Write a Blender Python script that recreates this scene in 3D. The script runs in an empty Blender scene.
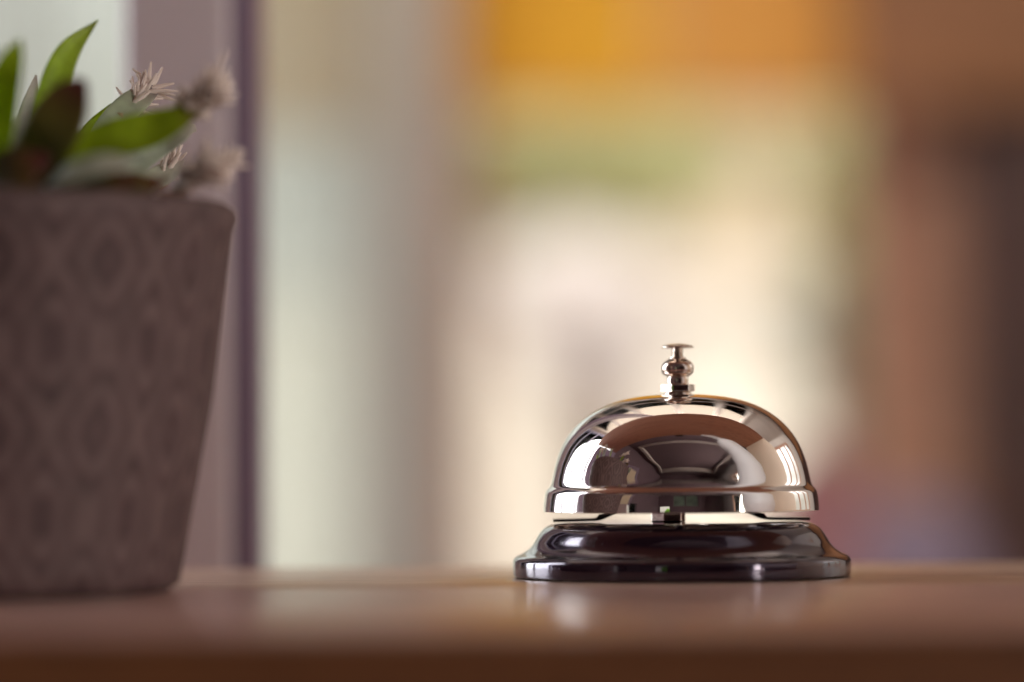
import bpy, bmesh, math, random
from mathutils import Vector, Matrix, Euler
random.seed(7)
R = math.radians
PI = math.pi
SC = bpy.context.scene
C = SC.collection

# ------------------------------------------------------------------ camera
CAM_P = Vector((0.0, -0.80, 0.033))
cam_d = bpy.data.cameras.new('camera')
cam = bpy.data.objects.new('camera', cam_d)
C.objects.link(cam)
CAM_R = Euler((R(90 + 1.92), 0, 0)).to_matrix() @ Matrix.Rotation(R(-0.42), 3, 'Z')
cam.matrix_world = Matrix.Translation(CAM_P) @ CAM_R.to_4x4()
cam_d.sensor_width = 36
cam_d.lens = 111
cam_d.clip_start = 0.02
cam_d.clip_end = 400
cam_d.dof.use_dof = True
cam_d.dof.focus_distance = 0.785
cam_d.dof.aperture_fstop = 3.2
SC.camera = cam

def at(px, py, depth):
    """world point that stands 'depth' metres in front of the camera"""
    f = 111 / 36 * 1024
    d = CAM_R @ Vector(((px - 512) / f, (341 - py) / f, -1))
    return CAM_P + d * (depth / d.y)

# ------------------------------------------------------------------ world, light, exposure
W = bpy.data.worlds.new('World')
SC.world = W
W.use_nodes = True
nt = W.node_tree
bg = nt.nodes['Background']
tc = nt.nodes.new('ShaderNodeTexCoord')
sx = nt.nodes.new('ShaderNodeSeparateXYZ')
rp = nt.nodes.new('ShaderNodeValToRGB')
nt.links.new(tc.outputs['Generated'], sx.inputs[0])
nt.links.new(sx.outputs['Z'], rp.inputs[0])
rp.color_ramp.elements[0].position = 0.10
rp.color_ramp.elements[0].color = (0.148, 0.136, 0.120, 1)
rp.color_ramp.elements[1].position = 0.75
rp.color_ramp.elements[1].color = (0.95, 0.92, 0.92, 1)
nt.links.new(rp.outputs[0], bg.inputs[0])
bg.inputs[1].default_value = 4.0

# daylight outside the left side window, added fill outside the right rear one
def area(name, loc, rot, sx_, sy_, power, col):
    d = bpy.data.lights.new(name, 'AREA'); d.shape = 'RECTANGLE'; d.size = sx_; d.size_y = sy_; d.energy = power; d.color = col
    o = bpy.data.objects.new(name, d); C.objects.link(o); o.location = loc; o.rotation_euler = rot
    return o
area('side_area_light', (-1.47, .82, .66), (0, R(-90), 0), 1.6, 2.2, 62, (.93, .94, 1.0))
area('side_area_light', (2.37, -1.75, .6), (0, R(90), 0), 1.3, 1.5, 62, (1.0, .90, .82))  # unseen fill, added to light post and pot from the front

# unseen fill lamp, added to brighten the window side of the room
area('background_fill', (0.05, .10, 1.32), (R(76), 0, 0), 1.3, .16, 24, (1.0, .86, .76))

SC.view_settings.view_transform = 'Standard'
SC.view_settings.look = 'None'
SC.view_settings.exposure = 0.45
SC.view_settings.gamma = 1
SC.render.engine = 'CYCLES'
SC.cycles.use_denoising = True
SC.cycles.max_bounces = 8
SC.cycles.diffuse_bounces = 4
SC.cycles.glossy_bounces = 6
SC.cycles.transmission_bounces = 6
SC.cycles.caustics_reflective = False
SC.cycles.caustics_refractive = False
SC.cycles.sample_clamp_indirect = 6

# ------------------------------------------------------------------ helpers
def tag(o, label=None, cat=None, group=None, kind=None):
    if label: o['label'] = label
    if cat: o['category'] = cat
    if group: o['group'] = group
    if kind: o['kind'] = kind
    return o

def empty(name, loc, label, cat, group=None, rz=0):
    o = bpy.data.objects.new(name, None)
    C.objects.link(o)
    o.location = loc
    o.rotation_euler = (0, 0, rz)
    o.empty_display_size = 0.02
    return tag(o, label, cat, group)

def obj(name, bm, mat, parent=None, smooth=True, loc=None):
    me = bpy.data.meshes.new(name)
    bm.normal_update()
    bm.to_mesh(me)
    bm.free()
    me.materials.append(mat)
    if smooth:
        for p in me.polygons: p.use_smooth = True
    o = bpy.data.objects.new(name, me)
    C.objects.link(o)
    if parent: o.parent = parent
    if loc is not None: o.location = loc
    return o

def box(bm, x0, x1, y0, y1, z0, z1, bev=0.0, seg=2):
    vs = [bm.verts.new((x, y, z)) for z in (z0, z1) for y in (y0, y1) for x in (x0, x1)]
    fs = [(0, 2, 3, 1), (4, 5, 7, 6), (0, 1, 5, 4), (2, 6, 7, 3), (0, 4, 6, 2), (1, 3, 7, 5)]
    ff = [bm.faces.new([vs[i] for i in f]) for f in fs]
    if bev > 0:
        es = list({e for f in ff for e in f.edges})
        bmesh.ops.bevel(bm, geom=es, offset=bev, segments=seg, profile=0.5, affect='EDGES')
    return bm

def B(*a, **k):
    return box(bmesh.new(), *a, **k)

def spline(pts, n=6):
    """Catmull-Rom through 2-D or 3-D points"""
    P = [Vector(p) for p in pts]
    P = [P[0] * 2 - P[1]] + P + [P[-1] * 2 - P[-2]]
    out = []
    for i in range(1, len(P) - 2):
        for k in range(n):
            t = k / n
            a, b, c, d = P[i - 1], P[i], P[i + 1], P[i + 2]
            out.append(0.5 * ((2 * b) + (c - a) * t + (2 * a - 5 * b + 4 * c - d) * t * t + (3 * b - a - 3 * c + d) * t ** 3))
    out.append(P[-2].copy())
    return out

def lathe(bm, prof, seg=96, cx=0, cy=0, close=False):
    rings = []
    for r, z in prof:
        if r < 1e-6:
            rings.append([bm.verts.new((cx, cy, z))])
        else:
            rings.append([bm.verts.new((cx + r * math.cos(2 * PI * i / seg), cy + r * math.sin(2 * PI * i / seg), z)) for i in range(seg)])
    prs = list(zip(rings[:-1], rings[1:]))
    if close: prs.append((rings[-1], rings[0]))
    for a, b in prs:
        for i in range(seg):
            j = (i + 1) % seg
            if len(a) == 1 and len(b) == 1: continue
            if len(a) == 1: bm.faces.new((a[0], b[j], b[i]))
            elif len(b) == 1: bm.faces.new((a[i], a[j], b[0]))
            else: bm.faces.new((a[i], a[j], b[j], b[i]))
    bmesh.ops.recalc_face_normals(bm, faces=bm.faces)
    return bm

def tube(bm, pts, rad, seg=8, n=4):
    """tapered tube through points; rad = list of radii per point or a number"""
    P = spline(pts, n)
    if not isinstance(rad, (list, tuple)): rad = [rad] * len(pts)
    rr = [v.x for v in spline([(r, 0) for r in rad], n)]
    rings = []
    prev = None
    for i, p in enumerate(P):
        t = (P[min(i + 1, len(P) - 1)] - P[max(i - 1, 0)]).normalized()
        up = prev if prev is not None else (Vector((0, 0, 1)) if abs(t.z) < 0.9 else Vector((0, 1, 0)))
        s = t.cross(up).normalized()
        u = s.cross(t).normalized()
        prev = u
        r = max(rr[i], 1e-5)
        rings.append([bm.verts.new(p + (s * math.cos(2 * PI * k / seg) + u * math.sin(2 * PI * k / seg)) * r) for k in range(seg)])
    for a, b in zip(rings[:-1], rings[1:]):
        for k in range(seg):
            bm.faces.new((a[k], a[(k + 1) % seg], b[(k + 1) % seg], b[k]))
    bm.faces.new(rings[0][::-1]); bm.faces.new(rings[-1])
    return bm

def mat(name, col, rough=0.6, metal=0.0, coat=0.0, spec=0.5, var=0.0, vscale=20, bump=0.0, bscale=200, stretch=None, transl=0.0, emit=None):
    m = bpy.data.materials.new(name)
    m.use_nodes = True
    t = m.node_tree
    p = t.nodes['Principled BSDF']
    p.inputs['Base Color'].default_value = (*col, 1)
    p.inputs['Roughness'].default_value = rough
    p.inputs['Metallic'].default_value = metal
    p.inputs['Coat Weight'].default_value = coat
    p.inputs['Coat Roughness'].default_value = 0.05
    p.inputs['Specular IOR Level'].default_value = spec
    if emit:
        p.inputs['Emission Color'].default_value = (*emit[0], 1)
        p.inputs['Emission Strength'].default_value = emit[1]
    c = t.nodes.new('ShaderNodeTexCoord')
    mp = t.nodes.new('ShaderNodeMapping')
    t.links.new(c.outputs['Object'], mp.inputs[0])
    if stretch: mp.inputs['Scale'].default_value = stretch
    if var > 0:
        n = t.nodes.new('ShaderNodeTexNoise'); n.inputs['Scale'].default_value = vscale; n.inputs['Detail'].default_value = 5
        r = t.nodes.new('ShaderNodeValToRGB')
        r.color_ramp.elements[0].position = 0.3; r.color_ramp.elements[1].position = 0.7
        r.color_ramp.elements[0].color = (*[v * (1 - var) for v in col], 1)
        r.color_ramp.elements[1].color = (*[min(1, v * (1 + var)) for v in col], 1)
        t.links.new(mp.outputs[0], n.inputs['Vector']); t.links.new(n.outputs['Fac'], r.inputs[0]); t.links.new(r.outputs[0], p.inputs['Base Color'])
    if bump > 0:
        n = t.nodes.new('ShaderNodeTexNoise'); n.inputs['Scale'].default_value = bscale; n.inputs['Detail'].default_value = 4
        b = t.nodes.new('ShaderNodeBump'); b.inputs['Strength'].default_value = bump; b.inputs['Distance'].default_value = 0.001
        t.links.new(mp.outputs[0], n.inputs['Vector']); t.links.new(n.outputs['Fac'], b.inputs['Height']); t.links.new(b.outputs[0], p.inputs['Normal'])
    if transl > 0:
        tr = t.nodes.new('ShaderNodeBsdfTranslucent'); tr.inputs[0].default_value = (*col, 1)
        mx = t.nodes.new('ShaderNodeMixShader'); mx.inputs[0].default_value = transl
        o = t.nodes['Material Output']
        t.links.new(p.outputs[0], mx.inputs[1]); t.links.new(tr.outputs[0], mx.inputs[2]); t.links.new(mx.outputs[0], o.inputs[0])
        src = p.inputs['Base Color'].links
        if src: t.links.new(src[0].from_socket, tr.inputs[0])
    return m

# ------------------------------------------------------------------ materials
def wood_mat(name, c0, c1, c2, rough, coat, bump=0.25, scl=1.0):
    m = bpy.data.materials.new(name); m.use_nodes = True
    t = m.node_tree; p = t.nodes['Principled BSDF']; L = t.links.new
    c = t.nodes.new('ShaderNodeTexCoord')
    mp = t.nodes.new('ShaderNodeMapping'); mp.inputs['Scale'].default_value = (3 * scl, 38 * scl, 38 * scl)
    L(c.outputs['Object'], mp.inputs[0])
    n1 = t.nodes.new('ShaderNodeTexNoise'); n1.inputs['Scale'].default_value = 1.0; n1.inputs['Detail'].default_value = 6; n1.inputs['Distortion'].default_value = 0.8
    L(mp.outputs[0], n1.inputs['Vector'])
    r = t.nodes.new('ShaderNodeValToRGB'); e = r.color_ramp.elements
    e[0].position = 0.28; e[0].color = (*c0, 1); e[1].position = 0.75; e[1].color = (*c2, 1)
    m1 = e.new(0.5); m1.color = (*c1, 1)
    L(n1.outputs['Fac'], r.inputs[0])
    mp2 = t.nodes.new('ShaderNodeMapping'); mp2.inputs['Scale'].default_value = (60 * scl, 900 * scl, 900 * scl)
    L(c.outputs['Object'], mp2.inputs[0])
    n2 = t.nodes.new('ShaderNodeTexNoise'); n2.inputs['Scale'].default_value = 1.0; n2.inputs['Detail'].default_value = 3
    L(mp2.outputs[0], n2.inputs['Vector'])
    r2 = t.nodes.new('ShaderNodeValToRGB'); r2.color_ramp.elements[0].position = 0.36; r2.color_ramp.elements[1].position = 0.5
    r2.color_ramp.elements[0].color = (0.55, 0.5, 0.5, 1)
    L(n2.outputs['Fac'], r2.inputs[0])
    mx = t.nodes.new('ShaderNodeMixRGB'); mx.blend_type = 'MULTIPLY'; mx.inputs[0].default_value = 0.8
    L(r.outputs[0], mx.inputs[1]); L(r2.outputs[0], mx.inputs[2]); L(mx.outputs[0], p.inputs['Base Color'])
    b = t.nodes.new('ShaderNodeBump'); b.inputs['Strength'].default_value = bump; b.inputs['Distance'].default_value = 0.0002
    L(n2.outputs['Fac'], b.inputs['Height']); L(b.outputs[0], p.inputs['Normal'])
    p.inputs['Roughness'].default_value = rough
    p.inputs['Coat Weight'].default_value = coat
    p.inputs['Coat Roughness'].default_value = 0.16
    return m

M = {}
M['counter'] = wood_mat('counter_wood', (0.64, 0.35, 0.29), (0.78, 0.48, 0.41), (0.88, 0.60, 0.54), 0.30, 0.35)
M['board'] = wood_mat('header_wood', (0.46, 0.21, 0.13), (0.54, 0.26, 0.165), (0.60, 0.30, 0.19), 0.55, 0.0, scl=0.4)
M['timber'] = wood_mat('timber', (0.58, 0.31, 0.20), (0.68, 0.38, 0.26), (0.76, 0.45, 0.32), 0.55, 0.0, scl=0.15)
M['darkwood'] = wood_mat('dark_timber', (0.035, 0.015, 0.012), (0.06, 0.025, 0.02), (0.09, 0.035, 0.03), 0.5, 0.0, scl=0.15)
M['chrome'] = mat('chrome', (0.90, 0.86, 0.83), 0.035, 1.0)
def smudge(m, lo, hi, sc, tint=None):
    t = m.node_tree; p = t.nodes['Principled BSDF']
    c = t.nodes.new('ShaderNodeTexCoord'); n = t.nodes.new('ShaderNodeTexNoise'); n.inputs['Scale'].default_value = sc; n.inputs['Detail'].default_value = 8; n.inputs['Distortion'].default_value = .6
    r = t.nodes.new('ShaderNodeMapRange'); r.inputs[1].default_value = .48; r.inputs[2].default_value = .75; r.inputs[3].default_value = lo; r.inputs[4].default_value = hi
    t.links.new(c.outputs['Object'], n.inputs['Vector']); t.links.new(n.outputs['Fac'], r.inputs[0]); t.links.new(r.outputs[0], p.inputs['Roughness'])
    n2 = t.nodes.new('ShaderNodeTexNoise'); n2.inputs['Scale'].default_value = 90; n2.inputs['Detail'].default_value = 2
    b = t.nodes.new('ShaderNodeBump'); b.inputs['Strength'].default_value = .12; b.inputs['Distance'].default_value = .0002
    t.links.new(c.outputs['Object'], n2.inputs['Vector']); t.links.new(n2.outputs['Fac'], b.inputs['Height']); t.links.new(b.outputs[0], p.inputs['Normal'])
smudge(M['chrome'], .03, .16, 45)
M['chrome2'] = mat('brass_chrome', (0.84, 0.74, 0.66), 0.09, 1.0)
M['inner'] = mat('dome_inside', (0.55, 0.5, 0.47), 0.3, 1.0)
M['enamel'] = mat('black_enamel', (0.014, 0.006, 0.014), 0.10, 0.0, coat=1.0, spec=0.9)
smudge(M['enamel'], .07, .22, 60)
M['enamel'].node_tree.nodes['Principled BSDF'].inputs['Specular Tint'].default_value = (.82, .68, 1, 1)
M['blacksteel'] = mat('black_steel', (0.015, 0.012, 0.013), 0.3, 0.6)
M['soil'] = mat('soil', (0.02, 0.012, 0.01), 0.95, var=0.5, vscale=150, bump=1.0, bscale=300)

def pot_mat():
    m = bpy.data.materials.new('pot_relief'); m.use_nodes = True
    t = m.node_tree; p = t.nodes['Principled BSDF']; L = t.links.new
    N = lambda k: t.nodes.new(k)
    def mth(op, a, b=None, clamp=False):
        n = N('ShaderNodeMath'); n.operation = op; n.use_clamp = clamp
        for i, v in enumerate((a, b)):
            if v is None: continue
            if isinstance(v, (int, float)): n.inputs[i].default_value = v
            else: L(v, n.inputs[i])
        return n.outputs[0]
    c = N('ShaderNodeTexCoord'); s = N('ShaderNodeSeparateXYZ'); L(c.outputs['Object'], s.inputs[0])
    nz = N('ShaderNodeTexNoise'); nz.inputs['Scale'].default_value = 35; nz.inputs['Detail'].default_value = 4
    L(c.outputs['Object'], nz.inputs['Vector'])
    wob = mth('MULTIPLY', mth('SUBTRACT', nz.outputs['Fac'], 0.5), 1.0)
    ang = mth('ARCTAN2', s.outputs['Y'], s.outputs['X'])
    u = mth('ADD', mth('MULTIPLY', ang, 14.0), wob)          # nine repeats round the pot
    v = mth('ADD', mth('MULTIPLY', s.outputs['Z'], 2 * PI / 0.037), wob)
    cu, cv = mth('COSINE', u), mth('COSINE', v)
    lat = mth('ADD', cu, cv)                                   # ogee lattice
    rings = mth('COSINE', mth('MULTIPLY', lat, 5.2))
    pet = mth('MULTIPLY', mth('COSINE', mth('MULTIPLY', u, 4.0)), mth('COSINE', mth('MULTIPLY', v, 3.0)))
    f = mth('ADD', mth('MULTIPLY', rings, 0.30), mth('MULTIPLY', pet, 0.22))
    f = mth('ADD', f, 0.5, True)
    r = N('ShaderNodeValToRGB'); L(f, r.inputs[0])
    r.color_ramp.elements[0].position = 0.2; r.color_ramp.elements[0].color = (0.076, 0.040, 0.044, 1)
    r.color_ramp.elements[1].position = 0.8; r.color_ramp.elements[1].color = (0.145, 0.092, 0.092, 1)
    n2 = N('ShaderNodeTexNoise'); n2.inputs['Scale'].default_value = 120; n2.inputs['Detail'].default_value = 6
    L(c.outputs['Object'], n2.inputs['Vector'])
    r2 = N('ShaderNodeValToRGB'); L(n2.outputs['Fac'], r2.inputs[0])
    r2.color_ramp.elements[0].position = 0.3; r2.color_ramp.elements[0].color = (0.72, 0.7, 0.7, 1); r2.color_ramp.elements[1].position = 0.65
    mx = N('ShaderNodeMixRGB'); mx.blend_type = 'MULTIPLY'; mx.inputs[0].default_value = 0.9
    L(r.outputs[0], mx.inputs[1]); L(r2.outputs[0], mx.inputs[2]); L(mx.outputs[0], p.inputs['Base Color'])
    b = N('ShaderNodeBump'); b.inputs['Strength'].default_value = 0.35; b.inputs['Distance'].default_value = 0.0006
    L(mth('ADD', f, mth('MULTIPLY', n2.outputs['Fac'], 0.3)), b.inputs['Height']); L(b.outputs[0], p.inputs['Normal'])
    p.inputs['Roughness'].default_value = 0.7
    return m
M['pot'] = pot_mat()

def leaf_mat(name, c_base, c_tip, p0=0.55, p1=0.95, transl=0.45, rough=0.4):
    """colour runs along the leaf (attribute 'along'), darker blush at the tip"""
    m = bpy.data.materials.new(name); m.use_nodes = True
    t = m.node_tree; p = t.nodes['Principled BSDF']; L = t.links.new
    a = t.nodes.new('ShaderNodeAttribute'); a.attribute_name = 'along'
    r = t.nodes.new('ShaderNodeValToRGB'); L(a.outputs['Fac'], r.inputs[0])
    r.color_ramp.elements[0].position = p0; r.color_ramp.elements[0].color = (*c_base, 1)
    r.color_ramp.elements[1].position = p1; r.color_ramp.elements[1].color = (*c_tip, 1)
    c = t.nodes.new('ShaderNodeTexCoord')
    n = t.nodes.new('ShaderNodeTexNoise'); n.inputs['Scale'].default_value = 140; n.inputs['Detail'].default_value = 4
    L(c.outputs['Object'], n.inputs['Vector'])
    r2 = t.nodes.new('ShaderNodeValToRGB'); r2.color_ramp.elements[0].position = .35; r2.color_ramp.elements[0].color = (0.42, 0.42, 0.42, 1); r2.color_ramp.elements[1].position = 0.7
    L(n.outputs['Fac'], r2.inputs[0])
    mx = t.nodes.new('ShaderNodeMixRGB'); mx.blend_type = 'MULTIPLY'; mx.inputs[0].default_value = 0.6
    L(r.outputs[0], mx.inputs[1]); L(r2.outputs[0], mx.inputs[2]); L(mx.outputs[0], p.inputs['Base Color'])
    p.inputs['Roughness'].default_value = rough
    tr = t.nodes.new('ShaderNodeBsdfTranslucent'); L(mx.outputs[0], tr.inputs[0])
    ms = t.nodes.new('ShaderNodeMixShader'); ms.inputs[0].default_value = transl
    L(p.outputs[0], ms.inputs[1]); L(tr.outputs[0], ms.inputs[2]); L(ms.outputs[0], t.nodes['Material Output'].inputs[0])
    return m
M['leaf'] = leaf_mat('leaf_green', (0.52, 0.68, 0.05), (0.50, 0.60, 0.06), transl=0.7)
M['leaf_red'] = leaf_mat('leaf_red_tip', (0.48, 0.60, 0.03), (0.22, 0.05, 0.05), 0.75, 0.97, transl=0.65)
M['leaf_dark'] = leaf_mat('leaf_dark', (0.17, 0.19, 0.02), (0.13, 0.03, 0.03), 0.4, 0.9, transl=0.3)
M['leaf_pale'] = leaf_mat('leaf_pale', (0.74, 0.82, 0.68), (0.84, 0.80, 0.74), 0.5, 1.0, transl=0.5)
M['leaf_lilac'] = leaf_mat('leaf_lilac', (0.62, 0.72, 0.52), (0.34, 0.24, 0.27), 0.62, 1.0, transl=0.3)
M['fluff'] = mat('dry_fluff', (0.96, 0.86, 0.81), 0.9, transl=0.3)
M['fluff_dark'] = mat('dry_stalk', (0.62, 0.44, 0.34), 0.9, transl=0.3)

# ------------------------------------------------------------------ the setting: floor, room, ground outside
def struct(name, bm, m):
    return tag(obj(name, bm, m, smooth=False), kind='structure')

M['floor'] = mat('floor', (0.26, 0.16, 0.13), 0.35, var=0.2, vscale=3)
M['plaster_dark'] = mat('plaster_mauve', (0.10, 0.06, 0.075), 0.8, var=0.08, vscale=2)
M['plaster_grey'] = mat('plaster_grey', (0.42, 0.36, 0.34), 0.8, var=0.06, vscale=2)
M['plaster_pale'] = mat('plaster_pale', (0.72, 0.66, 0.60), 0.8, var=0.05, vscale=2)
M['ceiling'] = mat('ceiling_paint', (0.12, 0.075, 0.088), 0.8, var=0.06, vscale=2)
M['paving'] = mat('pale_paving', (0.58, 0.55, 0.55), 0.9, var=0.1, vscale=2)
M['mauve'] = mat('mauve_frame', (0.82, 0.76, 0.84), 0.45, var=0.05, vscale=10)
M['purple'] = mat('purple_rubber', (0.25, 0.19, 0.28), 0.4)
M['lavender'] = mat('lavender_frame', (0.36, 0.34, 0.46), 0.4)

X0, X1, Y0, Y1, ZF, ZC = -1.3, 2.2, -3.4, 3.2, -1.1, 1.5
struct('floor', B(X0 - .1, X1 + .1, Y0 - .1, Y1 + .06, ZF - .1, ZF), M['floor'])
struct('ground', B(-40, 40, Y1 + .06, 60, ZF - .3, ZF - .12), M['paving'])
YR = 0.22                                                     # the roof is glazed beyond this line
struct('ceiling', B(X0 - .1, X1 + .1, Y0 - .1, YR, ZC, ZC + .1), M['ceiling'])
M['glass'] = bpy.data.materials.new('clear_glass'); M['glass'].use_nodes = True
_t = M['glass'].node_tree; _t.nodes.remove(_t.nodes['Principled BSDF'])
_a = _t.nodes.new('ShaderNodeBsdfTransparent'); _a.inputs[0].default_value = (.96, .97, .96, 1)
_g = _t.nodes.new('ShaderNodeBsdfGlossy'); _g.inputs['Roughness'].default_value = 0.02
_m = _t.nodes.new('ShaderNodeMixShader'); _f = _t.nodes.new('ShaderNodeFresnel'); _f.inputs[0].default_value = 1.45
_t.links.new(_f.outputs[0], _m.inputs[0]); _t.links.new(_a.outputs[0], _m.inputs[1]); _t.links.new(_g.outputs[0], _m.inputs[2])
_t.links.new(_m.outputs[0], _t.nodes['Material Output'].inputs[0])
M['roofglass'] = M['glass'].copy(); M['roofglass'].name = 'tinted_roof_glass'
M['roofglass'].node_tree.nodes['Transparent BSDF'].inputs[0].default_value = (.50, .46, .41, 1)
struct('ceiling_side', B(1.0, X1 + .1, YR + .002, Y1 + .1, ZC, ZC + .1), M['plaster_pale'])
gr = empty('glazed_roof', (0, 0, ZC), 'glazed roof with dark rafters mirrored across the top of the dome', 'roof')
obj('pane', B(X0 - .1, .998, YR + .002, Y1 + .1, .055, .062), M['roofglass'], gr, False)
for k in range(6):
    xr = X0 + .05 + k * (.9 - X0) / 5
    obj('rafter', B(xr - .03, xr + .03, YR + .002, Y1 + .1, -.03, .054, bev=.004), M['plaster_pale'], gr, False)
obj('ridge_beam', B(X0 - .1, .998, 1.9, 1.98, -.06, -.031, bev=.004), M['plaster_grey'], gr, False)
# wall with the garden windows
bm = bmesh.new()
box(bm, X0, X1, Y1, Y1 + .12, ZF, -0.22)
box(bm, X0, X1, Y1, Y1 + .12, 1.25, ZC - .002)
struct('wall_garden_side', bm, M['plaster_grey'])
# left wall with its openings, pale paint near the garden, mauve towards the rear
YS = -0.24
bm = bmesh.new()
box(bm, X0 - .1, X0, YS, Y1, ZF, -0.12)
box(bm, X0 - .1, X0, YS, Y1, 1.456, ZC - .002)
box(bm, X0 - .1, X0, 1.9, Y1, -0.12, 1.455)
struct('wall_left_garden_end', bm, M['plaster_pale'])
bm = bmesh.new()
box(bm, X0 - .1, X0, Y0, YS - .001, ZF, -0.12)
box(bm, X0 - .1, X0, Y0, YS - .001, 1.456, ZC - .002)
box(bm, X0 - .1, X0, Y0, -1.62, -0.12, 1.455)
box(bm, X0 - .1, X0, -1.18, -0.25, -0.12, 1.455)
box(bm, X0 - .1, X0, -1.619, -1.181, 0.42, 1.454)
struct('wall_left_rear_end', bm, M['plaster_dark'])
bm = bmesh.new()
box(bm, X1, X1 + .1, YS, Y1, ZF, -0.1)
box(bm, X1, X1 + .1, YS, Y1, 1.2, ZC - .002)
box(bm, X1, X1 + .1, YS, 0.5, -0.1, 1.2)
box(bm, X1, X1 + .1, 2.0, Y1, -0.1, 1.2)
struct('wall_right_garden_end', bm, M['plaster_pale'])
bm = bmesh.new()
box(bm, X1, X1 + .1, Y0, YS - .001, ZF, -0.1)
box(bm, X1, X1 + .1, Y0, YS - .001, 1.2, ZC - .002)
box(bm, X1, X1 + .1, Y0, -2.5, -0.1, 1.2)
box(bm, X1, X1 + .1, -1.0, YS - .001, -0.1, 1.2)
struct('wall_right_rear_end', bm, M['plaster_grey'])
bm = bmesh.new()
box(bm, X0, X1, Y0 - .1, Y0, ZF, -0.05)
box(bm, X0, X1, Y0 - .1, Y0, 1.35, ZC - .002)
box(bm, X0, -1.25, Y0 - .1, Y0, -0.05, 1.35)
box(bm, -.68, -0.55, Y0 - .1, Y0, -0.05, 1.35)
box(bm, -1.25, -.68, Y0 - .1, Y0, 0.5, 1.35)
box(bm, -.55, .75, Y0 - .1, Y0, -0.05, .45)
box(bm, 0.75, X1, Y0 - .1, Y0, -0.05, 1.35)
struct('wall_rear', bm, M['plaster_dark'])

# pier between the two garden windows
xa, xb = at(378, 300, 4).x, at(452, 300, 4).x
tag(obj('wall_pier', B(xa, xb, Y1 - .04, Y1 + .15, -0.22, 1.25, bev=.006), mat('pier_paint', (0.66, 0.66, 0.64), 0.7, var=.05, vscale=5)),
    'narrow grey brown wall pier between the pale window and the orange blind', 'pier')
# timber post right of the big window
xc, xd = at(888, 300, 4).x, at(968, 300, 4).x
tag(obj('timber_post', B(xc, xd, Y1 - .10, Y1 + .15, -0.22, 1.25, bev=.01), M['timber']),
    'blurred reddish brown timber post right of the garden window', 'post')
# cupboard on the right
cup = empty('dark_cupboard', (1.2, Y1 - .25, ZF), 'tall dark brown cupboard at the far right edge', 'cupboard')
cx0 = at(982, 300, 3.7).x
obj('carcass', B(cx0 - 1.2, .95, -.02, .2, 0.02, 2.5, bev=.004), M['darkwood'], cup, False)
obj('door', B(cx0 - 1.19, -.15, -.045, -.022, 0.1, 2.45, bev=.006), M['darkwood'], cup, False)
obj('door', B(-.14, .94, -.045, -.022, 0.1, 2.45, bev=.006), M['darkwood'], cup, False)

# two roller blinds side by side, half lowered
def blind(pa, pb, name, label, col):
    xa_, xb_ = at(pa, 60, 3.94).x, at(pb, 60, 3.94).x
    o = empty(name, ((xa_ + xb_) / 2, Y1 - .06, 1.22), label, 'blind')
    m = mat('fabric_' + name, col, 0.8, transl=0.92, bump=.3, bscale=400)
    w = (xb_ - xa_) / 2; zb = at(600, 110, 4).z - 1.22
    obj('fabric', B(-w, w, -.001, .001, zb, 0), m, o, False)
    bm = bmesh.new(); tube(bm, [(-w, 0, 0), (0, 0, 0), (w, 0, 0)], .022, 16)
    obj('roller', bm, m, o)
    obj('bottom_bar', B(-w, w, -.006, .006, zb - .008, zb, bev=.002), M['timber'], o)
blind(457, 655, 'amber_blind', 'bright amber roller blind half lowered over the garden window', (0.98, 0.70, 0.22))
blind(657, 862, 'copper_blind', 'duller copper orange roller blind right of the bright amber one', (0.93, 0.64, 0.31))
# brown timber board right of the blind
xe = at(845, 60, 3.68).x
tag(obj('timber_lintel', B(xe, 1.9, Y1 - .36, Y1 - .30, at(900, 108, 3.68).z, 1.24, bev=.006), mat('lintel_wood', (0.27, 0.12, 0.05), 0.6, var=.2, vscale=3)),
    'golden brown timber lintel running right from the copper blind', 'lintel')

# garden windows: frames and panes
def window(name, x0, x1, z0, z1, y, label, nm, m, axis='x', group=None, mull=1, fw=.035, pane=None):
    o = empty(name, (0, 0, 0), label, 'window', group)
    def bb(a0, a1, c0, c1, d=.03):
        return B(a0, a1, y - d, y + d, c0, c1, bev=.004) if axis == 'x' else B(y - d, y + d, a0, a1, c0, c1, bev=.004)
    obj('sill', bb(x0, x1, z0, z0 + fw, .045), m, o, False)
    obj('head', bb(x0, x1, z1 - fw, z1), m, o, False)
    obj('jamb', bb(x0, x0 + fw, z0 + fw, z1 - fw), m, o, False)
    obj('jamb', bb(x1 - fw, x1, z0 + fw, z1 - fw), m, o, False)
    for k in range(1, mull + 1):
        xm = x0 + (x1 - x0) * k / (mull + 1)
        obj('mullion', bb(xm - fw * .5, xm + fw * .5, z0 + fw, z1 - fw), m, o, False)
    y -= 0
    obj('pane', B(x0 + .01, x1 - .01, y - .002, y + .002, z0 + .01, z1 - .01) if axis == 'x' else B(y - .002, y + .002, x0 + .01, x1 - .01, z0 + .01, z1 - .01), pane or M['glass'], o, False)
    return o

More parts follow.
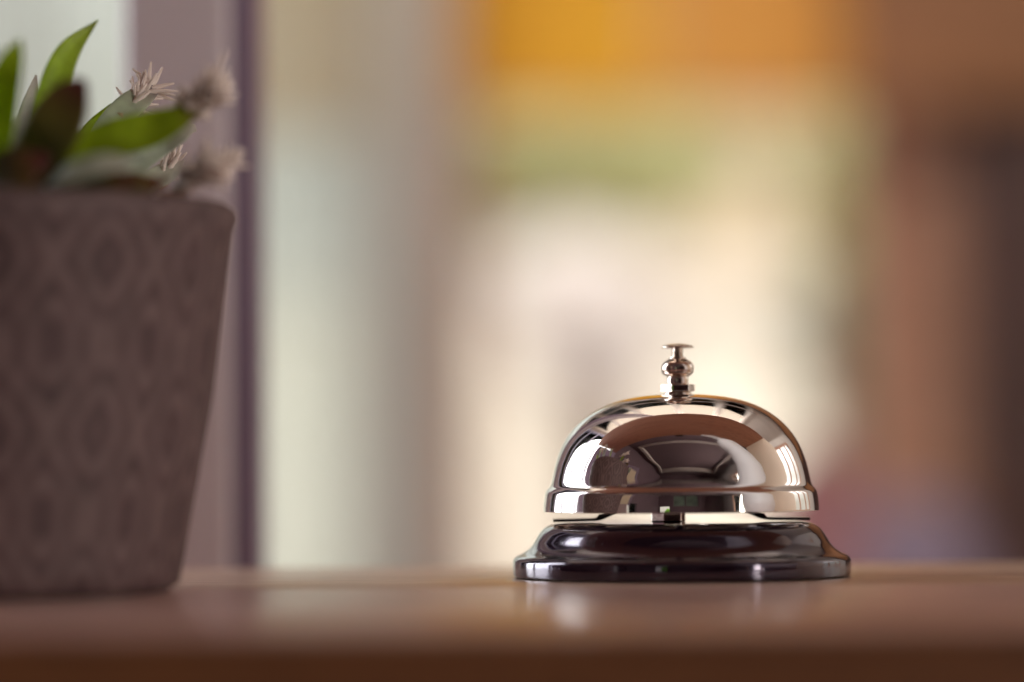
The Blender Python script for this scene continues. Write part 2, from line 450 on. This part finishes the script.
window('garden_window', xb + .002, xc - .002, -0.218, 1.248, Y1 + .07, 'wide garden window under the two orange blinds', 'x', M['timber'], mull=0)
window('pale_window', -1.55, xa - .002, -0.218, 1.248, Y1 + .07, 'tall pale window left of the narrow pier', 'x', M['mauve'], mull=2)
window('side_window', -0.245, 1.895, -0.118, 1.453, X0 - .05, 'large bright side window mirrored at the left of the dome', 'y', M['lavender'], axis='y', mull=3, fw=.06)
window('side_window', 0.505, 1.995, -0.098, 1.198, X1 + .05, 'side window with grey panes mirrored at the right of the dome', 'y', M['timber'], axis='y', mull=2, fw=.08)
M['greenpane'] = mat('obscured_glass', (0.16, 0.19, 0.16), 0.4, transl=0.5, var=.3, vscale=2)
window('small_window', -1.618, -1.182, -0.118, .418, X0 - .05, 'small bright window on the left mirrored as a white square in the rim', 'y', M['plaster_dark'], axis='y', mull=0, fw=.02)
window('small_window', -1.248, -.682, -0.048, .498, Y0 - .05, 'narrow bright window behind the camera mirrored near the middle of the rim', 'x', M['plaster_dark'], mull=0, fw=.02)
window('fill_side_window', -2.495, -1.005, -0.098, 1.198, X1 + .05, 'added side window for fill light behind the white ornament, mirrored in the dome', 'y', M['timber'], axis='y', mull=1, fw=.06)  # opening added so the fill lamp reaches the counter
window('rear_window', -0.548, 0.748, 0.452, 1.348, Y0 - .05, pane=M['greenpane'], label='far window behind the camera mirrored in the dark middle of the dome', nm='x', m=M['plaster_dark'], mull=1, fw=.04)

# sheer curtain on the pale window
def curtain(name, x0, x1, y, z0, z1, m, label, folds=26, amp=.015):
    bm = bmesh.new(); n = folds * 8
    cols = []
    for i in range(n + 1):
        x = x0 + (x1 - x0) * i / n
        o = amp * math.sin(i / 8 * 2 * PI) * (1 + .4 * math.sin(i * .37))
        cols.append([bm.verts.new((x, y + o * (1 + .3 * (k / 4)), z0 + (z1 - z0) * k / 4)) for k in range(5)])
    for a, b in zip(cols[:-1], cols[1:]):
        for k in range(4): bm.faces.new((a[k], b[k], b[k + 1], a[k + 1]))
    return tag(obj(name, bm, m), label, 'curtain')
M['sheer'] = mat('sheer_white', (0.80, 0.84, 0.78), 0.9, transl=0.7)
_t = M['sheer'].node_tree; _o = _t.nodes['Material Output']; _s = _o.inputs[0].links[0].from_socket
_x = _t.nodes.new('ShaderNodeBsdfTransparent'); _x.inputs[0].default_value = (.85, .95, .97, 1); _m = _t.nodes.new('ShaderNodeMixShader'); _m.inputs[0].default_value = .45
_t.links.new(_s, _m.inputs[1]); _t.links.new(_x.outputs[0], _m.inputs[2]); _t.links.new(_m.outputs[0], _o.inputs[0])
M['tan'] = mat('tan_fabric', (0.88, 0.80, 0.66), 0.9, transl=0.8)
curtain('sheer_curtain', at(-700, 300, 3.93).x, at(372, 300, 3.93).x, Y1 - .07, -0.6, 1.23, M['sheer'], 'pale sheer curtain at the left edge behind the succulent leaves')
curtain('short_curtain', at(235, 300, 3.9).x, at(372, 300, 3.9).x, Y1 - .16, at(300, 140, 3.9).z, 1.23, M['tan'], 'tan short curtain over the top of the window beside the grey pier', folds=6, amp=.01)

# ------------------------------------------------------------------ the mauve partition post close behind the counter
post = empty('partition_post', (at(183, 300, 1.0).x, 0.2, ZF), 'upright mauve post with dark purple seal just behind the counter', 'post')
hw = (at(237, 300, 1.0).x - at(134, 300, 1.0).x) / 2
obj('profile', B(-hw, hw, -.02, .03, 0.0, 2.598, bev=.002), M['mauve'], post, False)
sw = (at(263, 300, 1.0).x - at(237, 300, 1.0).x)
obj('seal', B(hw, hw + sw, -.012, .025, 0.0, 2.598, bev=.0015), M['purple'], post, False)

# ------------------------------------------------------------------ counter
CY0, CY1 = -0.228, 0.078
ct = empty('reception_counter', (0, 0, 0), 'varnished reddish brown wooden counter carrying bell and plant pot', 'counter')
CS = -.055
obj('counter_top', B(-1.1, .62, CY0, CS, -.045, 0, bev=.0008, seg=3), M['counter'], ct)
M['front_shade'] = wood_mat('shaded_front_wood', (0.11, 0.036, 0.012), (0.16, 0.058, 0.022), (0.23, 0.09, 0.035), 0.4, 0.0)  # darker wood: shade on the counter's front face put into the colour
obj('shaded_front_strip', B(-1.1, .62, CY0 - .012, CY0 - .0002, -.045, -.0003, bev=.002, seg=3), M['front_shade'], ct)
M['edging'] = wood_mat('pale_edging_wood', (0.58, 0.38, 0.28), (0.72, 0.52, 0.41), (0.84, 0.66, 0.54), 0.28, 0.3, bump=1.0)
obj('back_edging', B(-1.1, .62, CS + .0002, CY1, -.045, 0, bev=.0006, seg=3), M['edging'], ct)
obj('front_panel', B(-1.08, .60, CY0 + .03, CY0 + .05, ZF, -.046), M['board'], ct, False)
obj('side_panel', B(-1.08, -1.06, CY0 + .051, CY1 - .02, ZF, -.046), M['board'], ct, False)
obj('side_panel', B(.58, .60, CY0 + .051, CY1 - .02, ZF, -.046), M['board'], ct, False)
# header board and its two side panels: the arch mirrored in the dome
hd = empty('counter_surround', (0, 0, 0), 'brown header board on side panels framing the counter', 'surround')
obj('header_board', B(-.62, .64, -.205, .16, .50, .53, bev=.003), M['board'], hd, False)
M['cream'] = mat('cream_laminate', (0.68, 0.52, 0.38), 0.5, var=.04, vscale=5)
obj('side_panel', B(.62, .64, -.205, .16, .001, .499, bev=.002), M['cream'], hd, False)
obj('side_panel', B(-.64, -.62, -.205, .10, .001, .499, bev=.002), M['purple'], hd, False)  # left panel's shade is put into its darker colour

# ------------------------------------------------------------------ the bell
K = 0.000253
BX = at(681.5, 576, 0.80).x
bell = empty('call_bell', (BX, 0, 0), 'shiny chrome reception bell on a glossy black base', 'bell')
px = lambda l: [(r * K, z * K) for r, z in l]
# base
bp = [(0, .6), (164, .6), (167.5, 1.5), (168.6, 4), (168.6, 14.5), (168.0, 17.5), (165.2, 20.6), (158.5, 23.8), (152.5, 28), (148.2, 33), (144.6, 39), (141, 44.6), (136.8, 49),
      (131.5, 52), (124, 53.6), (110, 54.4), (60, 54.8), (0, 55)]
pr = [Vector(p) for p in bp[:2]] + spline(bp[1:-1], 4)[1:] + [Vector(bp[-1])]
bm = bmesh.new(); lathe(bm, [(p[0] * K, p[1] * K) for p in pr], 192)
obj('base', bm, M['enamel'], bell)
# dome, a thin shell
dp = [(137.6, 65.4), (137.6, 68), (137.2, 74), (136.4, 80), (135.4, 84.6), (133.4, 87.6), (131.3, 89.9), (130.0, 92.8), (128.9, 97), (127.2, 105), (124.6, 115), (120.6, 126),
      (116.2, 135), (110.6, 143.5), (103.6, 151.6), (95, 159.2), (85, 165.8), (75, 170.8), (64, 174.8), (48, 178.6), (30, 181), (12, 182)]
so = spline(dp, 5)
outer = [(p.x * K, p.y * K) for p in so]
inner = [((max(p.x - 3.2, 4)) * K, (p.y - (3.0 if i > 25 else 0.0)) * K) for i, p in enumerate(so)]
bm = bmesh.new(); lathe(bm, outer + [(4 * K, 179 * K)] + inner[::-1][1:], 256, close=True)
dome = obj('dome', bm, M['chrome'], bell)
# nut, washer, knob and plunger
def hexp(r, z0, z1, cx=0, cy=0, rot=0, bev=.00025):
    bm = bmesh.new()
    a = [bm.verts.new((cx + r * math.cos(rot + PI / 3 * i), cy + r * math.sin(rot + PI / 3 * i), z0)) for i in range(6)]
    b = [bm.verts.new((v.co.x, v.co.y, z1)) for v in a]
    bm.faces.new(a[::-1]); bm.faces.new(b)
    for i in range(6): bm.faces.new((a[i], a[(i + 1) % 6], b[(i + 1) % 6], b[i]))
    bmesh.ops.bevel(bm, geom=list(bm.edges), offset=bev, segments=2, profile=.5, affect='EDGES')
    return bm
sx_ = -2 * K
bm = bmesh.new(); lathe(bm, px([(0, 180.5), (12.5, 180.5), (13.5, 182), (12.8, 184.4), (0, 184.4)]), 48, cx=sx_)
obj('washer', bm, M['chrome2'], bell)
obj('nut', hexp(17.4 * K, 184.5 * K, 191.5 * K, cx=sx_, rot=R(8)), M['chrome2'], bell, False)
prof = [(10.4, 191.6), (10.6, 197), (10.2, 199.2), (12.5, 200.6), (15.0, 202.8), (16.1, 206), (15.9, 210), (14.0, 213.6), (10.5, 216), (8.2, 217.4), (7.8, 219)]
bm = bmesh.new(); lathe(bm, px([(0, 191.6)] + [(p.x, p.y) for p in spline(prof, 4)] + [(0, 219)]), 64, cx=sx_)
obj('knob', bm, M['chrome2'], bell)
bm = bmesh.new(); lathe(bm, px([(0, 219), (5.4, 219), (5.4, 229.5), (6.2, 230), (0, 230.1)]), 40, cx=sx_)
pl = obj('plunger', bm, M['chrome2'], bell)
bm = bmesh.new(); lathe(bm, px([(0, 229.6), (9, 229.8), (14.6, 228.6), (16.2, 228.2), (16.4, 229.0), (14, 230.6), (8, 232.0), (0, 232.6)]), 64, cx=sx_)
obj('plunger_cap', bm, M['chrome2'], pl)
# spring brackets between base and dome
def bracket(s):
    pts = [(s * 128, 56.2), (s * 100, 56.6), (s * 82, 57.5), (s * 70, 62), (s * 60, 66.5), (s * 48, 69), (s * 20, 70)]
    P = spline(pts, 5); bm = bmesh.new(); rows = []
    for p in P:
        wd = 11 if abs(p.x) > 60 else 8
        rows.append([bm.verts.new((p.x * K, y * K, (p.y + dz) * K)) for y, dz in ((-wd, -1), (wd, -1), (wd, 1.6), (-wd, 1.6 + (3.4 if 45 < abs(p.x) < 84 else 0)))])
    for a, b in zip(rows[:-1], rows[1:]):
        for k in range(4): bm.faces.new((a[k], a[(k + 1) % 4], b[(k + 1) % 4], b[k]))
    bm.faces.new(rows[0]); bm.faces.new(rows[-1][::-1])
    bmesh.ops.recalc_face_normals(bm, faces=bm.faces)
    return obj('bracket', bm, M['blacksteel'], bell, False)
bracket(-1); bracket(1)
obj('striker_nut', hexp(18 * K, 54.9 * K, 69 * K, cx=-13 * K, cy=-6 * K, rot=R(14)), M['chrome2'], bell, False)
bm = bmesh.new(); lathe(bm, px([(0, 69), (5, 69), (5, 178), (0, 178)]), 24, cx=sx_)
obj('stem', bm, M['inner'], bell)

# ------------------------------------------------------------------ plant pot
PX, PY = at(-22, 590, 0.732).x, -0.068
pot = empty('plant_pot', (PX, PY, 0), 'tapered grey mauve pot with raised damask pattern left of the bell', 'pot')
zt = at(237, 205, 0.732).z
rt = at(237, 205, 0.732).x - PX
rb = at(180, 585, 0.732).x - PX
pp = [(0, .0005), (rb - .003, .0005), (rb - .0005, .002), (rb + (rt - rb) * .03, .006), (rb + (rt - rb) * .55, zt * .5), (rt - .0012, zt * .93), (rt, zt - .003), (rt - .0005, zt - .0012), (rt - .0022, zt),
      (rt - .0045, zt - .0008), (rt - .006, zt - .006), (rt - .008, zt - .02), (0, zt - .02)]
bm = bmesh.new(); lathe(bm, pp, 160)
obj('pot_body', bm, M['pot'], pot)
bm = bmesh.new()
sr = rt - .0075
rows = []
for i in range(12):
    r = sr * (1 - i / 12)
    rows.append([bm.verts.new((r * math.cos(2 * PI * k / 48), r * math.sin(2 * PI * k / 48), zt - .009 + random.uniform(-.0015, .0022))) for k in range(48)])
for a, b in zip(rows[:-1], rows[1:]):
    for k in range(48): bm.faces.new((a[k], a[(k + 1) % 48], b[(k + 1) % 48], b[k]))
bm.faces.new(rows[-1])
obj('soil', bm, M['soil'], pot)

# ------------------------------------------------------------------ succulent
plant = empty('succulent_plant', (PX, PY, zt - .008), 'green succulent with red leaf tips and dry fluffy stalks in the pot', 'plant')
def leaf(pts, widths, m, thick=.42, face=(0, -1, .25), name='leaf', parent=plant, fold=.25):
    """fleshy pointed leaf through pixel+depth points; widths in metres"""
    P3 = [at(*p) for p in pts]
    n = 7
    P = spline(P3, n)
    wv = [v.x for v in spline([(x_, 0) for x_ in widths], n)]
    bm = bmesh.new(); lay = bm.verts.layers.float.new('along')
    rings = []; S = 16
    fc = Vector(face).normalized()
    for i, p in enumerate(P):
        t = (P[min(i + 1, len(P) - 1)] - P[max(i - 1, 0)]).normalized()
        s = t.cross(fc).normalized(); u = s.cross(t).normalized()
        w_ = max(wv[i], 2e-4); ring = []
        for k in range(S):
            a = 2 * PI * k / S
            ca, sa = math.cos(a), math.sin(a)
            q = p + s * (w_ * .5 * ca) + u * (w_ * .5 * thick * (sa if sa < 0 else sa * .55) + fold * w_ * .5 * abs(ca) ** 2)
            v = bm.verts.new(q - plant.location); v[lay] = i / (len(P) - 1); ring.append(v)
        rings.append(ring)
    for a, b in zip(rings[:-1], rings[1:]):
        for k in range(S): bm.faces.new((a[k], a[(k + 1) % S], b[(k + 1) % S], b[k]))
    bm.faces.new(rings[0][::-1]); bm.faces.new(rings[-1])
    bmesh.ops.recalc_face_normals(bm, faces=bm.faces)
    return obj(name, bm, m, parent)
mm = .001
leaf([(-14, 205, .72), (-6, 150, .71), (2, 100, .705), (12, 62, .70), (21, 38, .70)], [2*mm, 7.5*mm, 8.5*mm, 6*mm, .3*mm], M['leaf'])
leaf([(20, 205, .74), (36, 160, .745), (48, 105, .75), (66, 55, .755), (98, 20, .76)], [4*mm, 8*mm, 7.8*mm, 6*mm, .3*mm], M['leaf'], face=(.5, -1, .1))
leaf([(20, 215, .70), (35, 170, .695), (55, 130, .69), (72, 98, .69), (84, 80, .69)], [8*mm, 13*mm, 14*mm, 10*mm, 2.5*mm], M['leaf_dark'], face=(-.1, -1, .3))
leaf([(35, 195, .72), (60, 165, .72), (105, 142, .72), (150, 130, .722), (182, 117, .722), (206, 104, .725)], [6*mm, 8*mm, 8.5*mm, 8.6*mm, 5*mm, .5*mm], M['leaf_red'], face=(0, -1, .1))
leaf([(70, 200, .765), (95, 150, .77), (118, 118, .775), (138, 100, .78), (154, 88, .785)], [5*mm, 6.5*mm, 7*mm, 6.5*mm, 3.5*mm], M['leaf_lilac'], face=(.2, -1, .4))
leaf([(110, 210, .75), (138, 168, .755), (160, 148, .76), (180, 132, .76), (190, 122, .76)], [4*mm, 5*mm, 5.5*mm, 6*mm, 3.5*mm], M['leaf_pale'], face=(.2, -1, .5))
leaf([(30, 205, .70), (55, 182, .685), (85, 170, .68), (112, 164, .68), (134, 163, .68)], [5*mm, 6*mm, 6.5*mm, 5*mm, 1*mm], M['leaf_pale'], face=(0, -1, .8))
leaf([(40, 215, .70), (75, 192, .695), (110, 184, .69), (140, 178, .69)], [6*mm, 7*mm, 6*mm, 1*mm], M['leaf_dark'], face=(0, -1, .3))
leaf([(100, 215, .76), (130, 195, .77), (150, 184, .775), (168, 172, .78), (178, 160, .785)], [4*mm, 5*mm, 6*mm, 6*mm, 3.5*mm], M['leaf_pale'], face=(.1, -1, .5))
leaf([(-10, 205, .73), (0, 170, .73), (12, 140, .735), (26, 110, .74)], [4*mm, 5*mm, 4.5*mm, .6*mm], M['leaf_pale'])
leaf([(-30, 210, .70), (-40, 170, .69), (-52, 120, .69), (-60, 70, .69)], [7*mm, 11*mm, 10*mm, .4*mm], M['leaf'])
leaf([(-60, 210, .72), (-90, 160, .72), (-130, 120, .72), (-170, 100, .72)], [7*mm, 11*mm, 9*mm, .4*mm], M['leaf_red'])
leaf([(-30, 215, .76), (-50, 160, .775), (-90, 110, .79), (-120, 60, .80)], [7*mm, 10*mm, 9*mm, .4*mm], M['leaf'])
leaf([(0, 215, .69), (-8, 190, .685), (20, 172, .68), (50, 158, .68)], [10*mm, 13*mm, 12*mm, 2*mm], M['leaf_dark'], face=(0, -1, .5))
leaf([(90, 215, .70), (112, 196, .70), (140, 186, .70), (168, 182, .705)], [8*mm, 8*mm, 7*mm, 1*mm], M['leaf_dark'], face=(0, -1, .5))

leaf([(10, 205, .77), (22, 150, .78), (30, 110, .785), (36, 75, .79)], [5*mm, 6*mm, 5*mm, .5*mm], M['leaf_pale'], face=(.2, -1, .2))
leaf([(60, 205, .78), (80, 160, .785), (96, 130, .79), (112, 104, .79)], [5*mm, 6.5*mm, 6*mm, .8*mm], M['leaf'], face=(.3, -1, .2))
leaf([(90, 205, .78), (120, 165, .785), (160, 140, .79), (196, 128, .79)], [5*mm, 6*mm, 5*mm, 2*mm], M['leaf_pale'], face=(.1, -1, .4))
def fluff(a, b, n, spread, ln, m, stalk=True, curl=.4, r0=.00028):
    """a dry flower stalk from a to b ending in a ragged tuft of curled hairs"""
    A, Bv = at(*a), at(*b)
    st = bmesh.new()
    mid = (A + Bv) / 2 + Vector((0, 0, -.002))
    tube(st, [A - plant.location, mid - plant.location, Bv - plant.location], [.0014, .0012, .0007], 8)
    s = obj('flower_stalk', st, M['fluff_dark'], plant)
    bm = bmesh.new(); ax = (Bv - A)
    for i in range(n):
        t = random.uniform(.3, 1.0)
        p = A + ax * t
        d = (ax.normalized() + Vector((random.uniform(-1, 1), random.uniform(-1, 1), random.uniform(-.7, 1.2))) * spread).normalized()
        l = ln * random.uniform(.5, 1.1)
        c = Vector((random.uniform(-1, 1), random.uniform(-1, 1), random.uniform(-1, 1))) * l * curl
        q = p - plant.location
        tube(bm, [q, q + d * l * .5 + c * .3, q + d * l + c], [r0 * 1.6, r0 * 1.2, r0 * .5], 5, 3)
    obj('fluffy_tuft', bm, m, s)
fluff((158, 132, .73), (203, 98, .722), 130, .36, .009, M['fluff'], r0=.0008)
fluff((160, 196, .72), (206, 170, .715), 120, .42, .0085, M['fluff'], r0=.0007)
fluff((118, 118, .775), (150, 88, .785), 60, .9, .0075, M['fluff'], r0=.0005)
fluff((150, 185, .775), (176, 166, .785), 60, .7, .0055, M['fluff'], curl=.8, r0=.0005)

# ------------------------------------------------------------------ things standing on the counter out of frame, mirrored in the dome
# white ornament on the right
M['porcelain'] = mat('white_porcelain', (0.90, 0.87, 0.85), 0.5, bump=.5, bscale=60)
orn = empty('white_ornament', (.275, -.13, 0), 'white porcelain ornament with curled tip mirrored at right of the dome', 'ornament')
bm = bmesh.new()
tube(bm, [(0, 0, .001), (.005, 0, .05), (0, 0, .12), (-.03, -.005, .19), (-.055, -.01, .25), (-.075, -.01, .285)], [.058, .072, .062, .04, .042, .026], 24, 6)
body = obj('body', bm, M['porcelain'], orn)
bm = bmesh.new()
tube(bm, [(-.055, -.01, .27), (-.07, -.01, .31), (-.10, -.01, .335), (-.15, -.01, .345)], [.024, .013, .011, .005], 16, 5)
obj('curled_tip', bm, M['porcelain'], orn)
tag(obj('paper_sheet', B(.15, .36, -.20, -.16, .0005, .002), mat('paper', (.8, .76, .72), .8)), 'white paper sheet lying before the white ornament', 'paper')
# card stand on the left beside the pot
cs = empty('card_stand', (-.198, -.183, 0), 'cream card in a dark stand mirrored beside the pot', 'card stand', rz=R(-45))
obj('box', B(-.036, .036, -.012, .012, .001, .065, bev=.003), mat('mauve_card', (.42, .33, .34), .6), cs, False)
o = obj('card', B(-.036, .036, -.0015, .0015, 0, .085, bev=.0005), mat('cream_card', (.78, .68, .52), .7), cs, False, loc=(0, 0, .067)); o.rotation_euler = (R(-8), R(12), 0)
o = obj('frame', B(-.04, .046, -.006, -.003, -.001, .098, bev=.001), M['purple'], cs, False, loc=(0, 0, .068)); o.rotation_euler = (R(-8), R(12), 0)
# small black sensor on the header's front edge
tag(obj('motion_sensor', B(.0, .05, -.23, -.2055, .497, .52, bev=.003), M['blacksteel']), 'small black sensor on the front edge of the header board', 'sensor')
# coffer mouldings on the rear ceiling
for (a, b, c_, d) in ((-1.0, 1.5, -.95, -.85), (-1.0, 1.5, -2.9, -2.8), (-1.1, -1.0, -2.9, -.85), (1.5, 1.6, -2.9, -.85)):
    tag(obj('ceiling_moulding', B(a, b, c_, d, ZC - .08, ZC - .002, bev=.01), M['plaster_grey']), 'raised moulding of the coffered rear ceiling', 'moulding', 'ceiling mouldings behind the camera')

# ------------------------------------------------------------------ inside, between counter and windows
def chair(px_, py_, depth, m, label, s=1.0, rz=0):
    p = at(px_, py_, depth)
    o = empty('upholstered_chair', (p.x, p.y, ZF), label, 'chair', rz=rz)
    top = p.z - ZF
    hw_ = .22 * s
    obj('seat', B(-hw_, hw_, -.22, .22, .38, .47, bev=.03, seg=4), m, o)
    bm = bmesh.new()
    n = 14; prv = None; rows = []
    for i in range(n + 1):
        a = -1 + 2 * i / n
        h = .47 + (top - .47) * (1 - .22 * abs(a) ** 3)
        y = .17 + .05 * (1 - a * a)
        rows.append([bm.verts.new((a * hw_, y + dy, z)) for dy, z in ((-.03, .46), (-.035, h * .8), (-.02, h), (.02, h), (.035, h * .8), (.03, .46))])
    for a, b in zip(rows[:-1], rows[1:]):
        for k in range(6): bm.faces.new((a[k], a[(k + 1) % 6], b[(k + 1) % 6], b[k]))
    bm.faces.new(rows[0]); bm.faces.new(rows[-1][::-1])
    bmesh.ops.recalc_face_normals(bm, faces=bm.faces)
    obj('backrest', bm, m, o)
    for sx1 in (-1, 1):
        for sy in (-1, 1):
            bm = bmesh.new(); tube(bm, [(sx1 * (hw_ - .04), sy * .18, .385), (sx1 * (hw_ - .03), sy * .185, .2), (sx1 * (hw_ - .02), sy * .19, .001)], [.02, .018, .012], 10)
            obj('leg', bm, M['darkwood'], o)
    return o
chair(948, 500, 2.6, mat('lilac_fabric', (.17, .13, .18), .9, var=.1, vscale=8), 'blurred lilac grey chair low at the right of the bell', s=.33)
chair(838, 445, 2.9, mat('rose_fabric', (.26, .12, .13), .9, var=.1, vscale=8), 'blurred dusky rose chair just right of the bell', s=.30)

# ------------------------------------------------------------------ garden
def foliage(bm, c, rx, ry, rz_, n, s):
    for i in range(n):
        while True:
            v = Vector((random.uniform(-1, 1), random.uniform(-1, 1), random.uniform(-1, 1)))
            if v.length <= 1: break
        p = Vector(c) + Vector((v.x * rx, v.y * ry, v.z * rz_))
        a = Vector((random.gauss(0, 1), random.gauss(0, 1), random.gauss(0, 1))).normalized()
        b = a.orthogonal().normalized()
        l = s * random.uniform(.6, 1.3)
        vs = [bm.verts.new(p + q) for q in (-a * l, b * l * .4, a * l, -b * l * .4)]
        bm.faces.new(vs)
M['fol_y'] = mat('foliage_yellow', (0.48, 0.46, 0.24), .8, transl=.5, var=.25, vscale=4)
M['fol_g'] = mat('foliage_grey', (0.30, 0.36, 0.24), .8, transl=.5, var=.25, vscale=4)
M['fol_d'] = mat('foliage_dark', (0.10, 0.12, 0.06), .8, transl=.4, var=.25, vscale=4)
M['blossom'] = mat('blossom', (0.76, 0.70, 0.66), .8, transl=.4)
M['bark'] = mat('bark', (0.34, 0.26, 0.21), .9, var=.3, vscale=20)
def shrub(name, px_, py_, depth, rpx, rpy, m, label, cat, n=1800, s=.05, trunk=True):
    p = at(px_, py_, depth); k = depth / 3157
    zg = ZF - .12
    o = empty(name, (p.x, p.y, zg), label, cat)
    bm = bmesh.new(); foliage(bm, (0, 0, p.z - zg), rpx * k, min(rpx * k, .6), rpy * k, n, s)
    for j in range(5):
        foliage(bm, (random.uniform(-.7, .7) * rpx * k, random.uniform(-.3, .3), p.z - zg + random.uniform(-.6, .8) * rpy * k), rpx * k * .45, .3, rpy * k * .4, n // 8, s)
    obj('crown', bm, m, o, False)
    bm = bmesh.new(); tube(bm, [(0, 0, 0), (.02, 0, (p.z - zg) * .5), (0, .01, p.z - zg)], [.05, .035, .02], 10)
    for a in range(5):
        an = a * 1.26
        tube(bm, [(0, 0, (p.z - zg) * .7), (.12 * math.cos(an), .12 * math.sin(an), p.z - zg), (.25 * math.cos(an), .2 * math.sin(an), p.z - zg + rpy * k * .5)], [.02, .014, .006], 6)
    obj('trunk', bm, M['bark'], o)
    return o
shrub('leafy_tree', 560, 165, 7.5, 190, 75, M['fol_y'], 'yellow green tree crown under the left of the orange blind', 'tree', 2600)
shrub('leafy_tree', 850, 190, 6.5, 55, 110, M['fol_y'], 'olive green tree crown beside the timber post', 'tree', 1400)
shrub('blossom_bush', 590, 325, 6.0, 75, 85, M['blossom'], 'pale pink blossom bush in the middle of the garden window', 'bush', 2200, .04)
shrub('dark_bush', 865, 370, 5.5, 42, 95, M['fol_d'], 'dark green bush at the right end of the garden window', 'bush', 1200)

# low garden wall
gw = empty('garden_wall', (0, 8.6, ZF - .12), 'long cream rendered garden wall low behind the bell', 'wall')
hgt = at(500, 300, 9.4).z - (ZF - .12)
obj('wall_body', B(-9, 9, 0, .25, 0, hgt, bev=.01), mat('cream_render', (.62, .56, .46), .9, var=.06, vscale=2), gw, False)
obj('coping', B(-9.05, 9.05, -.05, .3, hgt + .002, hgt + .07, bev=.01), mat('stone_coping', (.55, .52, .45), .9, var=.1, vscale=5), gw, False)

# sandstone house beyond the garden, right half of the window
hp = at(690, 447, 14); zg = ZF - .12
hs = empty('sandstone_house', (hp.x, hp.y, zg), 'pale sandstone house seen blurred through the right half of the garden window', 'house')
M['sand'] = mat('sandstone', (.54, .43, .31), .9, var=.08, vscale=3)
obj('wall', B(0, 4.2, 0, 4, 0, 2.85), M['sand'], hs, False)
bm = bmesh.new()
v = [bm.verts.new(c) for c in ((-.2, -.3, 2.86), (4.4, -.3, 2.86), (4.4, 4.3, 2.86), (-.2, 4.3, 2.86), (.6, 2, 4.0), (3.6, 2, 4.0))]
for f in ((0, 1, 5, 4), (1, 2, 5), (2, 3, 4, 5), (3, 0, 4), (3, 2, 1, 0)): bm.faces.new([v[i] for i in f])
obj('roof', bm, mat('roof_tile', (.36, .20, .13), .9, var=.2, vscale=6), hs, False)
for xw in (.5, 1.6, 2.7):
    wn = obj('window', B(xw, xw + .5, -.03, .02, 1.1, 2.0, bev=.01), M['greenpane'], hs, False)
obj('door', B(3.4, 3.9, -.03, .02, 0, 2.0, bev=.01), M['timber'], hs, False)

M['fol_b'] = mat('foliage_bright', (0.22, 0.42, 0.06), .8, transl=.5, var=.25, vscale=6)
o = empty('round_bush', (-.95, -4.3, ZF - .12), 'bright green bush outside the narrow rear window mirrored in the rim', 'bush')
bm = bmesh.new(); foliage(bm, (0, 0, 1.25), .26, .3, .42, 1500, .05); obj('crown', bm, M['fol_b'], o, False)
bm = bmesh.new(); tube(bm, [(0, 0, 0), (.02, 0, .6), (0, 0, 1.2)], [.05, .035, .02], 10); obj('trunk', bm, M['bark'], o)
